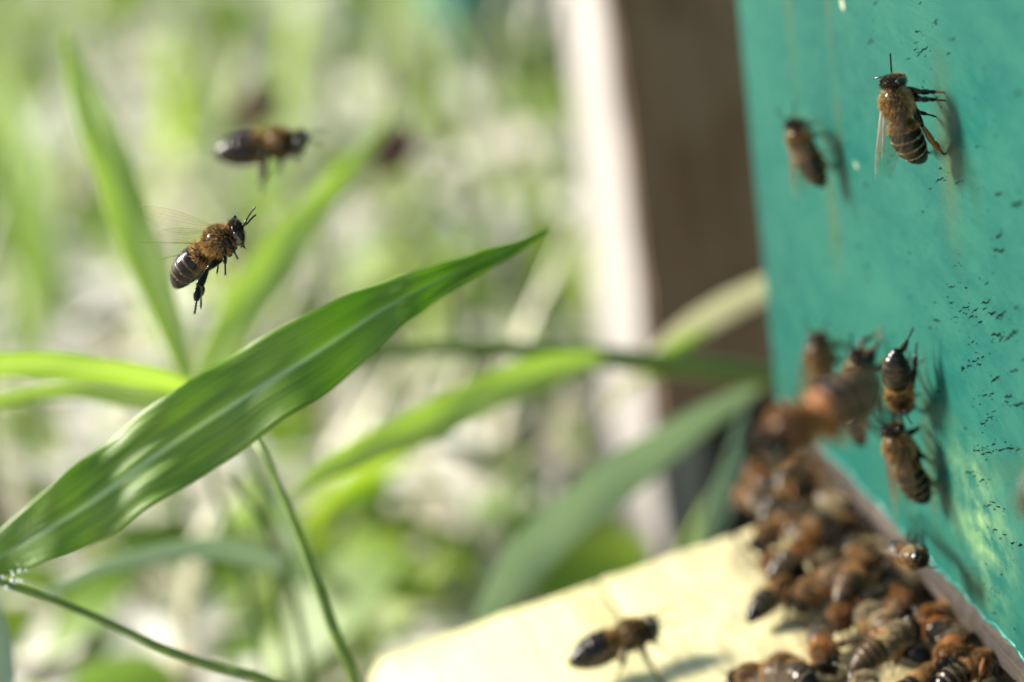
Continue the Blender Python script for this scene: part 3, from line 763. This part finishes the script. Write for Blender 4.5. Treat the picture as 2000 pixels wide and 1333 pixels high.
def make_bee(pose, hair=1.0, hair_w=.035, fur=(FUR_GOLD, FUR_DARK, FUR_PALE), seed=0):
    """one bee in its own space: head towards +x, back towards +z; returns the Empty"""
    rnd = random.Random(seed)
    root = empty('honey_bee')
    bend = pose.get('bend', .5)
    g_ = MB()
    # ---- abdomen: overlapping plates
    K = 72; line = abdomen_line(bend, K)
    rad = []
    for i in range(K+1):
        t = i/K; k, u = seg_of(t); r = abd_r(t)*pose.get('fat', 1)
        step = .955 + .055*u if k else 1.0
        if k and u < .10: step -= .03*(1-u/.10)
        rad.append((r*step*1.03, r*step*.93))
    def mf(t, j):
        k, u = seg_of(t)
        if k == 0: return 2
        if k == 1: return 2 if (u < .30 and .12 < j < .9) else 0
        if k in (2, 3, 4) and u < .17: return 4
        return 0
    g_.tube(line, rad, 32, 0, up=(0, 0, 1), mf=mf)
    # ---- thorax, waist, neck
    g_.ball((2.0, 0, 0), (2.0, 1.85, 1.75), 24, 16, 0)
    g_.ball((.75, 0, .05), (1.05, 1.2, 1.1), 20, 12, 0)
    g_.ball((3.3, 0, -.25), (1.0, 1.15, 1.1), 16, 10, 0)
    # tegula
    for s_ in (-1, 1): g_.ball((2.5, 1.62*s_, .55), (.42, .22, .3), 10, 8, 2)
    # ---- head (turned by head pitch)
    hp = pose.get('head', 0.0); HR = Matrix.Rotation(hp, 3, 'Y') @ Matrix.Rotation(.25, 3, 'Y')
    def hpnt(x, y, z): return HEAD_C + HR @ V((x, y, z))
    g_.ball(HEAD_C, (.74, 1.56, 1.36), 28, 18, 0, HR)
    g_.ball(hpnt(.28, 0, -.75), (.62, .95, .95), 18, 12, 0, HR)
    g_.ball(hpnt(.35, 0, -1.45), (.38, .62, .45), 14, 10, 0, HR)
    for s_ in (-1, 1): g_.tube([hpnt(.3, .45*s_, -1.4), hpnt(.45, .38*s_, -1.85), hpnt(.5, .08*s_, -2.15)], [.22, .18, .05], 8, 1)   # mandibles
    g_.tube([hpnt(.25, 0, -1.5), hpnt(.2, 0, -2.1), hpnt(.05, 0, -2.6)], [.22, .14, .05], 8, 1)                                      # tongue
    for (y, z) in ((0, 1.38), (.25, 1.28), (-.25, 1.28)): g_.ball(hpnt(.35, y, z), (.14,)*3, 8, 6, 1)                               # ocelli
    # ---- legs
    df = [(4.6, 2.4, -2.7), (2.2, 3.6, -2.7), (-2.0, 3.2, -2.7)]
    bones = []
    for kind in range(3):
        for s_ in (-1, 1):
            key = ('fr' if s_ < 0 else 'fl', 'mr' if s_ < 0 else 'ml', 'hr' if s_ < 0 else 'hl')[kind]
            ft = pose.get(key) or (df[kind][0]+rnd.uniform(-.5, .5), (df[kind][1]+rnd.uniform(-.4, .4))*s_, df[kind][2])
            po = pose.get(key+'p') or ((.25, .25, -.25)[kind], .55*s_, 1.0)
            bones += leg_mesh(g_, kind, s_, ft, po)
    g_.build('body', [CH_BLACK, CH_BLACK, CH_BROWN, CH_ORANGE, CH_BAND] if not (pose.get('amber') or pose.get('dark') or pose.get('brown')) else [CH_BROWN, CH_BLACK, CH_BROWN, CH_ORANGE, CH_BAND] if pose.get('brown') else [CH_BLACK, CH_BROWN, CH_ORANGE, CH_ORANGE, CH_BAND] if pose.get('amber') else [CH_BLACK, CH_BLACK, CH_BLACK, CH_BLACK, CH_BROWN], root)
    # ---- eyes
    for s_ in (-1, 1):
        e_ = MB(); e_.ball(hpnt(.10, 1.20*s_, .05), (.54, .44, 1.02), 18, 14, 0, HR); e_.build('compound_eye', EYE, root)
    # ---- antennae
    for s_ in (-1, 1):
        a_ = MB(); b0 = hpnt(.72, .28*s_, .25)
        ant = pose.get('ar' if s_ < 0 else 'al')
        if ant: P1, P2 = V(ant[0]), V(ant[1])
        else: P1 = b0 + V((1.0, .9*s_, .65)); P2 = P1 + V((1.7, .75*s_, -.75))
        a_.ball(b0, (.14,)*3, 8, 6); a_.tube([b0, lerp(b0, P1, .3), P1], [.10, .12, .12], 8)
        mid = lerp(P1, P2, .5)+V((0, .06*s_, .12)); K2 = 11; pp, rr = [], []
        for i in range(K2*2+1):
            t = i/(K2*2); pp.append(P1*(1-t)**2+mid*2*t*(1-t)+P2*t*t); rr.append(.115 if i % 2 else .10)
        rr[-1] = .05; a_.tube(pp, rr, 8); a_.build('antenna', CH_BLACK, root)
    # ---- wings
    wz = pose.get('wing', 'rest')
    for s_ in (-1, 1):
        for hind in (False, True):
            L, W = (9.0, 2.9) if not hind else (6.3, 2.0)
            wm = wing_mesh(L, W, hind)
            rt = V((2.15 if not hind else 1.35, 1.45*s_, .95 if not hind else .75))
            if wz == 'rest':
                dirv = V((-1, (.20 if not hind else .28)*s_ * pose.get('wsp', 1), (.04 if not hind else -.04)+pose.get('wl', 0))); acr = V((0, -s_*1.0, -.20)) if not hind else V((0, -s_*1.0, -.3))
                acr = V((.25, s_*1.0, -.25-1.5*pose.get('wl', 0)))
            else:
                el, sw = wz
                dirv = V((-sin(sw)*cos(el), cos(sw)*cos(el)*s_, sin(el))); acr = V((cos(sw), sin(sw)*s_*.6, .2))
                if hind: dirv = (dirv+V((-.35, 0, -.12))).normalized()
            xd = dirv.normalized(); yd = (acr-xd*acr.dot(xd)).normalized(); zd = xd.cross(yd)
            wm.v = [tuple(rt + xd*v[0] + yd*v[1]*1.0 + zd*v[2]) for v in wm.v]
            o = wm.build('wing', [WING, VEIN] if wz == 'rest' and not pose.get('faint') else [WING_F, VEIN_F], root)
    # ---- fur
    f_ = MB(); hw = hair_w; n_ = lambda k: int(k*hair)
    hairs(f_, ell_sample(rnd, (2.0, 0, 0), (2.0, 1.85, 1.75), n_(2200)), rnd, .3, .7, hw, 0, .5, V((-1, 0, 0)))
    hairs(f_, [q for q in ell_sample(rnd, (2.0, 0, 0), (2.0, 1.86, 1.76), n_(2600)) if q[1].z > .5], rnd, .25, .5, hw, 1, .5, V((-1, 0, 0)))
    hairs(f_, ell_sample(rnd, (.75, 0, .05), (1.15, 1.35, 1.25), n_(700)), rnd, .25, .55, hw, 0, .5, V((-1, 0, 0)))
    hairs(f_, [s for s in ell_sample(rnd, (2.0, 0, -.05), (2.02, 1.87, 1.77), n_(1700)) if s[1].z < .25], rnd, .35, .7, hw, 2, .3, V((-1, 0, -.3)))
    hairs(f_, ell_sample(rnd, (3.3, 0, -.25), (1.0, 1.15, 1.1), n_(700)), rnd, .35, .6, hw, 2, .5, V((.6, 0, 0)))
    hairs(f_, [(HEAD_C + HR @ (s[0]), HR @ s[1]) for s in ell_sample(rnd, (0, 0, 0), (.74, 1.56, 1.36), n_(2600)) if abs(s[0].y) < 1.12], rnd, .18, .5, hw*.9, 1, .3, V((.5, 0, 0)))
    hairs(f_, [(HEAD_C + HR @ (s[0]+V((.28, 0, -.75))), HR @ s[1]) for s in ell_sample(rnd, (0, 0, 0), (.62, .95, .95), n_(400)) if s[1].x > 0], rnd, .12, .35, hw*.8, 0)
    # abdomen: pale felt in the bands, sparse hair elsewhere
    out, out2, out3 = [], [], []
    for _ in range(n_(5200)):
        t = rnd.random()*.99; i = int(t*K); c0, c1 = line[i], line[min(i+1, K)]; tg = (c1-c0).normalized()
        a = tg.cross(V((0, 0, 1))).normalized(); b = a.cross(tg); th = rnd.random()*2*pi
        r = rad[i]; nv = (a*cos(th)/r[0] + b*sin(th)/r[1]).normalized(); p = c0 + a*r[0]*cos(th)+b*r[1]*sin(th)
        k, u = seg_of(t)
        if k in (2, 3, 4) and u < .19 and rnd.random() < .8: out.append((p, (nv*.35-tg*-.8).normalized()))
        elif k == 0 or (k == 1 and u < .3): out3.append((p, nv))
        elif rnd.random() < .14: out2.append((p, (nv*.5+tg*.8).normalized()))
    hairs(f_, out, rnd, .14, .28, hw, 2); hairs(f_, out2, rnd, .12, .3, hw*.7, 1); hairs(f_, out3, rnd, .3, .7, hw, 0)
    # legs
    lp = []
    for (a, b) in bones:
        ax = (b-a).normalized()
        for _ in range(n_(46)):
            v = V((rnd.gauss(0, 1), rnd.gauss(0, 1), rnd.gauss(0, 1))); v = (v-ax*v.dot(ax)).normalized(); lp.append((lerp(a, b, rnd.random())+v*.2, v))
    hairs(f_, lp, rnd, .12, .34, hw*.8, 0)
    f_.build('fur', list(fur), root, smooth=False)
    return root, line
def copy_bee(src):
    r = src.copy(); COL.objects.link(r)
    for ch in src.children:
        c = ch.copy(); COL.objects.link(c); c.parent = r
    return r
def frame(a, hint):
    a = a.normalized(); z = (hint-a*hint.dot(a)).normalized(); y = z.cross(a); return Matrix((a, y, z)).transposed()
def bee_matrix(head, tail, hint, bend, smax=1.14):
    """world matrix putting the front of the head and the tip of the abdomen at two points (mm)"""
    tip = abdomen_line(bend)[-1]; hd = V((5.0, 0, -.3))
    lv = hd-tip; R = frame(head-tail, V(hint)) @ frame(lv, V((0, 0, 1))).transposed()
    s = (head-tail).length/lv.length; s = max(.86, min(smax, s))
    mid = (head+tail)/2; t = mid - R @ ((hd+tip)/2)*s
    return Matrix.Translation(t) @ (R*s).to_4x4()
def apply_m(o, M):
    M2 = M.copy(); M2.translation = M2.translation*S; o.matrix_world = M2
GW = 'honey bees clinging to the green hive wall'; GF = 'honey bees in flight'; GS = 'honey bees crowding the landing board'
def bee(head, tail, hint, pose, label, group, feet=None, cat='bee', smax=1.14, **kw):
    M = bee_matrix(head, tail, V(hint), pose.get('bend', .5), smax); Mi = M.inverted(); pose = dict(pose)
    for k, q in (feet or {}).items():
        if isinstance(q, tuple): pose[k] = (Mi @ V(q[0]), Mi @ V(q[1]))
        else: pose[k] = Mi @ V(q)
    for k in ('frp', 'flp', 'mrp', 'mlp', 'hrp', 'hlp'):
        if k in pose and len(pose[k]) == 4: pose[k] = Mi.to_3x3() @ V(pose[k][:3])
    o, _ = make_bee(pose, **kw); apply_m(o, M); tag(o, label, cat, group); return o

W_ = on_wall
# 1: the sharp bee high on the wall, head up, standing off it on stretched legs
bee(W_(1741, 150, 6.8), W_(1806, 316, 2.9), (-.82, -.62, -.05), dict(bend=.95, head=-.1, wsp=-.35, wl=.72),
    'sharply focused bee head up on the upper hive wall, legs stretched right', GW,
    feet=dict(fr=W_(1843, 181), mr=W_(1845, 197), hr=W_(1843, 302), fl=W_(1843, 181)+V((0, 5, -1)), ml=W_(1826, 228), hl=W_(1820, 226)+V((0, 3, -6)),
              ar=(at(1741, 141, 381), at(1739, 104, 379)), al=(at(1722, 150, 383), at(1706, 154, 384))), hair=1.5, hair_w=.035, seed=1)
# 2: blurred bee further along the wall
bee(W_(1548, 236, 6.0), W_(1612, 364, 2.2), (-.8, -.6, 0), dict(bend=.65, wl=.5, wsp=-.2),
    'blurred bee head up on the far hive wall, left of the sharp one', GW,
    feet=dict(fr=W_(1598, 240), mr=W_(1606, 262), hr=W_(1622, 330), fl=W_(1590, 225), ml=W_(1600, 262), hl=W_(1618, 300)), hair=.6, hair_w=.06, seed=2)
# 3
bee(W_(1597, 655, 4.5), W_(1612, 800, 4), (-.7, -.7, .1), dict(bend=.3),
    'farthest dim bee low on the hive wall, head up beside the panel edge', GW,
    feet=dict(fr=W_(1640, 665), mr=W_(1640, 700), hr=W_(1640, 770)), hair=.5, hair_w=.06, seed=3)
# 4
bee(W_(1684, 635, 5.0), W_(1676, 868, 3.6), (-.85, -.5, .1), dict(bend=.25, amber=True),
    'orange bee head up on the hive wall, half hidden behind the big blurred bee', GW,
    feet=dict(fr=W_(1722, 652), mr=W_(1728, 700), hr=W_(1726, 800), fl=W_(1722, 640)), hair=.9, hair_w=.05, fur=(FUR_ORANGE, FUR_DARK, FUR_PALE), seed=4)
bee(W_(1652, 748, 4.0), W_(1686, 874, 3.2), (-.85, -.5, .1), dict(bend=.35, dark=True),
    'bee whose dark abdomen tip shows just below the big blurred bee', GW,
    feet=dict(fr=W_(1700, 770), mr=W_(1712, 800), hr=W_(1716, 850)), hair=.5, hair_w=.05, seed=44)
# 5 head down
bee(W_(1762, 796, 3.6), W_(1752, 680, 5.4), (-.6, -.75, .1), dict(bend=.75, wing=(.35, 1.1), dark=True),
    'dark bee hanging head down on the hive wall with its hind legs raised', GW,
    feet=dict(hr=at(1783, 642, 398), hl=at(1790, 672, 402), mr=W_(1806, 700), fr=W_(1798, 770), ml=W_(1800, 705)+V((0, 6, 0)), fl=W_(1790, 800),
              ar=(at(1768, 805, 402), at(1782, 830, 401)), al=(at(1758, 808, 404), at(1766, 832, 404))), hair=.7, hair_w=.04, fur=(FUR_GOLD, FUR_DARK, FUR_DARK), seed=5)
# 8
bee(W_(1738, 828, 6.2), W_(1815, 985, 1.6), (-.75, -.68, 0), dict(bend=.7, wsp=-.2, wl=.45),
    'banded bee head up on the lower hive wall, its abdomen tip touching the panel', GW,
    feet=dict(fr=W_(1800, 830), mr=W_(1816, 903), hr=W_(1822, 950), fl=W_(1792, 836), ml=W_(1808, 890), hl=W_(1815, 940)), hair=1.1, hair_w=.04, seed=6)
# 9
bee(at(1800, 1092, 401), at(1744, 1062, 410), (-.6, -.25, -.7), dict(bend=.6, amber=False, dark=True, fat=1.1),
    'curled orange bee at the foot of the hive wall reaching its legs up the panel', GW,
    feet=dict(fr=W_(1806, 1040), mr=W_(1800, 1010), hr=W_(1782, 1006), fl=W_(1800, 1030), ml=W_(1794, 1000), hl=W_(1776, 1014)), hair=1.0, hair_w=.045, fur=(FUR_ORANGE, FUR_DARK, FUR_PALE), seed=7)

# flying bees
bee(at(476, 440, 381), at(336, 570, 387), (-.62, -.25, .72), dict(bend=.75, head=.25, wing=(.95, 1.2), dark=True),
    'sharply focused flying bee with dangling hind leg above the broad leaf', GF,
    feet=dict(hr=at(380, 612, 379), hl=at(392, 600, 388), mr=at(440, 536, 380), ml=at(424, 532, 386), fr=at(464, 505, 379), fl=at(478, 484, 384),
              ar=(at(482, 428, 379), at(499, 404, 378)), al=(at(484, 436, 381), at(500, 420, 382))), hair=1.2, hair_w=.035, fur=(FUR_GOLD, FUR_DARK, FUR_GOLD), seed=8)
bee(at(604, 272, 444), at(408, 302, 448), (-.1, -.1, 1), dict(bend=.12, head=.3, wing=(.5, .9), dark=True, fat=1.22),
    'blurred dark flying bee with trailing hind leg, above the sharp flying bee', GF,
    feet=dict(hr=at(512, 376, 444), hl=at(505, 366, 449), mr=at(548, 340, 444), ml=at(540, 336, 448), fr=at(580, 320, 444), fl=at(590, 306, 446)), hair=.7, hair_w=.05, fur=(FUR_GOLD, FUR_DARK, FUR_DARK), smax=1.25, seed=9)
bee(at(1282, 1220, 434), at(1110, 1300, 434), (-.25, -.25, 1), dict(bend=.3, wing=(.4, .8), dark=True, fat=1.18),
    'blurred bee hovering low over the open yellow part of the landing board', GF, hair=.7, hair_w=.05, fur=(FUR_GOLD, FUR_DARK, FUR_DARK), smax=1.25, seed=10)
bee(at(1476, 880, 310), at(1730, 736, 316), (-.5, -.35, .8), dict(bend=.1, amber=True, fat=1.12, wing=(.3, 1.2), fr=(3.8, -1.2, -2.2), fl=(3.8, 1.2, -2.2), mr=(1.5, -1.5, -2.5), ml=(1.5, 1.5, -2.5), hr=(-2.5, -1.4, -2.8), hl=(-2.5, 1.4, -2.8)),
    'large blurred orange bee flying close to the camera in front of the swarm', GF, hair=.7, hair_w=.05, fur=(FUR_RUST, FUR_DARK, FUR_RUST), smax=1.4, seed=11)
bee(at(2082, 880, 300), at(1998, 1010, 306), (-.6, -.5, .6), dict(bend=.5, wing=(.5, .9)),
    'out of focus bee cut off by the right edge of the photo', GF, hair=.6, hair_w=.05, fur=(FUR_PALE, FUR_GOLD, FUR_PALE), seed=12)

# the swarm on the landing board: four walkers, then copies
B_ = on_board
protos = []
for k, (ps, fu) in enumerate([(dict(bend=.45, amber=True), (FUR_RUST, FUR_DARK, FUR_PALE)), (dict(bend=.7), (FUR_ORANGE, FUR_DARK, FUR_PALE)),
                              (dict(bend=.25, wing=(.35, 1.25)), (FUR_PALE, FUR_DARK, FUR_GOLD)), (dict(bend=.9, amber=True, wsp=1.6), (FUR_ORANGE, FUR_DARK, FUR_ORANGE))]):
    ps['faint'] = k != 2; ps['brown'] = k in (2, 3); protos.append((make_bee(ps, hair=1.1, hair_w=.06, fur=fu, seed=30+k)[0], ps['bend'])); 
used = [False]*4
jit = random.Random(77)
def walker(k, head, tail, ho, to, label, hint=None, board=True):
    src, bend = protos[k]; o = src if not used[k] else copy_bee(src); used[k] = True
    f = B_ if board else W_
    h, t = f(head[0], head[1], ho), f(tail[0], tail[1], to)
    mid = (h+t)/2; dv = (h-t).normalized()*6.1; h, t = mid+dv, mid-dv
    apply_m(o, bee_matrix(h, t, V(hint) if hint else BN+V((-.15+jit.uniform(-.55, .55), -.25+jit.uniform(-.5, .5), 0)), bend)); tag(o, label, 'bee', GS)
sw = [
 (0, (1470, 905), (1510, 985), 5, 3, 'orange bee at the far left top of the swarm, beside the dull green leaf'),
 (3, (1612, 985), (1580, 900), 3, 6, 'orange bee with raised pale wings at the top of the swarm under the wall edge', (-.4, -.7, .5)),
 (1, (1560, 950), (1500, 1020), 6, 4, 'brown bee piled just below the topmost orange one'),
 (2, (1662, 1012), (1592, 965), 4, 4, 'bee with glossy silver grey head beside the dark entrance slot'),
 (0, (1525, 1005), (1580, 1070), 4, 3, 'orange bee in the upper left of the swarm facing up to the left'),
 (1, (1500, 1052), (1560, 1010), 3, 4, 'dark headed bee at the swarm edge next to the bright board corner'),
 (3, (1650, 1040), (1590, 1075), 4, 3, 'dark bee in the middle of the swarm pointing at the entrance slot'),
 (0, (1505, 1100), (1570, 1130), 3, 3, 'orange bee at the left side of the swarm facing the open board'),
 (2, (1600, 1120), (1640, 1050), 5, 4, 'brown bee in the centre of the swarm with wings half spread'),
 (1, (1690, 1130), (1660, 1060), 4, 4, 'dark banded bee below the curled bee on the wall foot'),
 (1, (1548, 1142), (1470, 1210), 3, 2.4, 'bee leaving the swarm, dark abdomen pointing left over the open board'),
 (3, (1585, 1165), (1650, 1130), 3, 4, 'orange bee under the centre of the swarm lying across its neighbour'),
 (0, (1632, 1215), (1725, 1165), 3, 4, 'long orange bee lying crosswise with a glossy dark head, lower middle of the swarm'),
 (2, (1800, 1140), (1720, 1120), 3, 3, 'dark bee with bright head squeezed under the wooden rail'),
 (0, (1620, 1310), (1600, 1225), 3, 3, 'orange bee heading down the board at the bottom centre'),
 (1, (1520, 1300), (1590, 1345), 3, 3, 'dark headed bee at the bottom edge of the board'),
 (3, (1470, 1330), (1540, 1330), 2.6, 2.6, 'leftmost bee along the bottom edge of the board'),
 (1, (1715, 1255), (1805, 1295), 3, 2.6, 'bee with a silvery banded abdomen at the bottom right of the swarm'),
 (0, (1800, 1190), (1860, 1280), 4, 3, 'bee with amber patched banded abdomen beside the rail near the bottom right'),
 (3, (1870, 1190), (1835, 1235), 2, 2, 'dark bee half under the rail above the banded one'),
 (1, (1930, 1300), (1850, 1345), 3, 3, 'bee at the very bottom right against the weathered rail'),
 (2, (1690, 1200), (1750, 1240), 4, 4, 'brown bee overlapped by others in the lower right of the swarm'),
 (0, (1700, 1075), (1660, 1140), 2.5, 3, 'orange bee walking up to the entrance slot'),
 (1, (1820, 1330), (1760, 1370), 3, 3, 'bee cut by the bottom edge of the photo below the banded ones'),
 (2, (1680, 1330), (1720, 1390), 3, 3, 'brown bee cut by the bottom edge, left of the other cut bees'),
 (3, (1450, 960), (1490, 1010), 3, 3, 'orange bee at the outer corner of the board behind the swarm'),
 (0, (1770, 1200), (1720, 1150), 3, 3, 'orange bee facing the rail in the right half of the swarm'),

 (1, (1560, 1080), (1620, 1010), 7, 6, 'bee climbing over others at the top of the pile, left of the silver headed one'),
 (0, (1600, 1060), (1520, 1120), 7, 5, 'bee lying over the left middle of the swarm with its head to the upper right'),
 (3, (1700, 1105), (1640, 1180), 6, 5, 'bee on top of the pile straight below the dark entrance slot'),
 (2, (1760, 1240), (1690, 1290), 6, 5, 'brown bee on top of the banded bees near the bottom of the swarm'),
 (1, (1560, 900), (1530, 960), 7, 6, 'topmost dark headed bee right below the big blurred flying bee'),
 (0, (1850, 1300), (1880, 1240), 5, 4, 'bee climbing down beside the rail at the bottom right corner of the swarm'),
]
for s_ in sw: walker(*s_)

if __name__ == '__main__':
    bpy.context.view_layer.update()
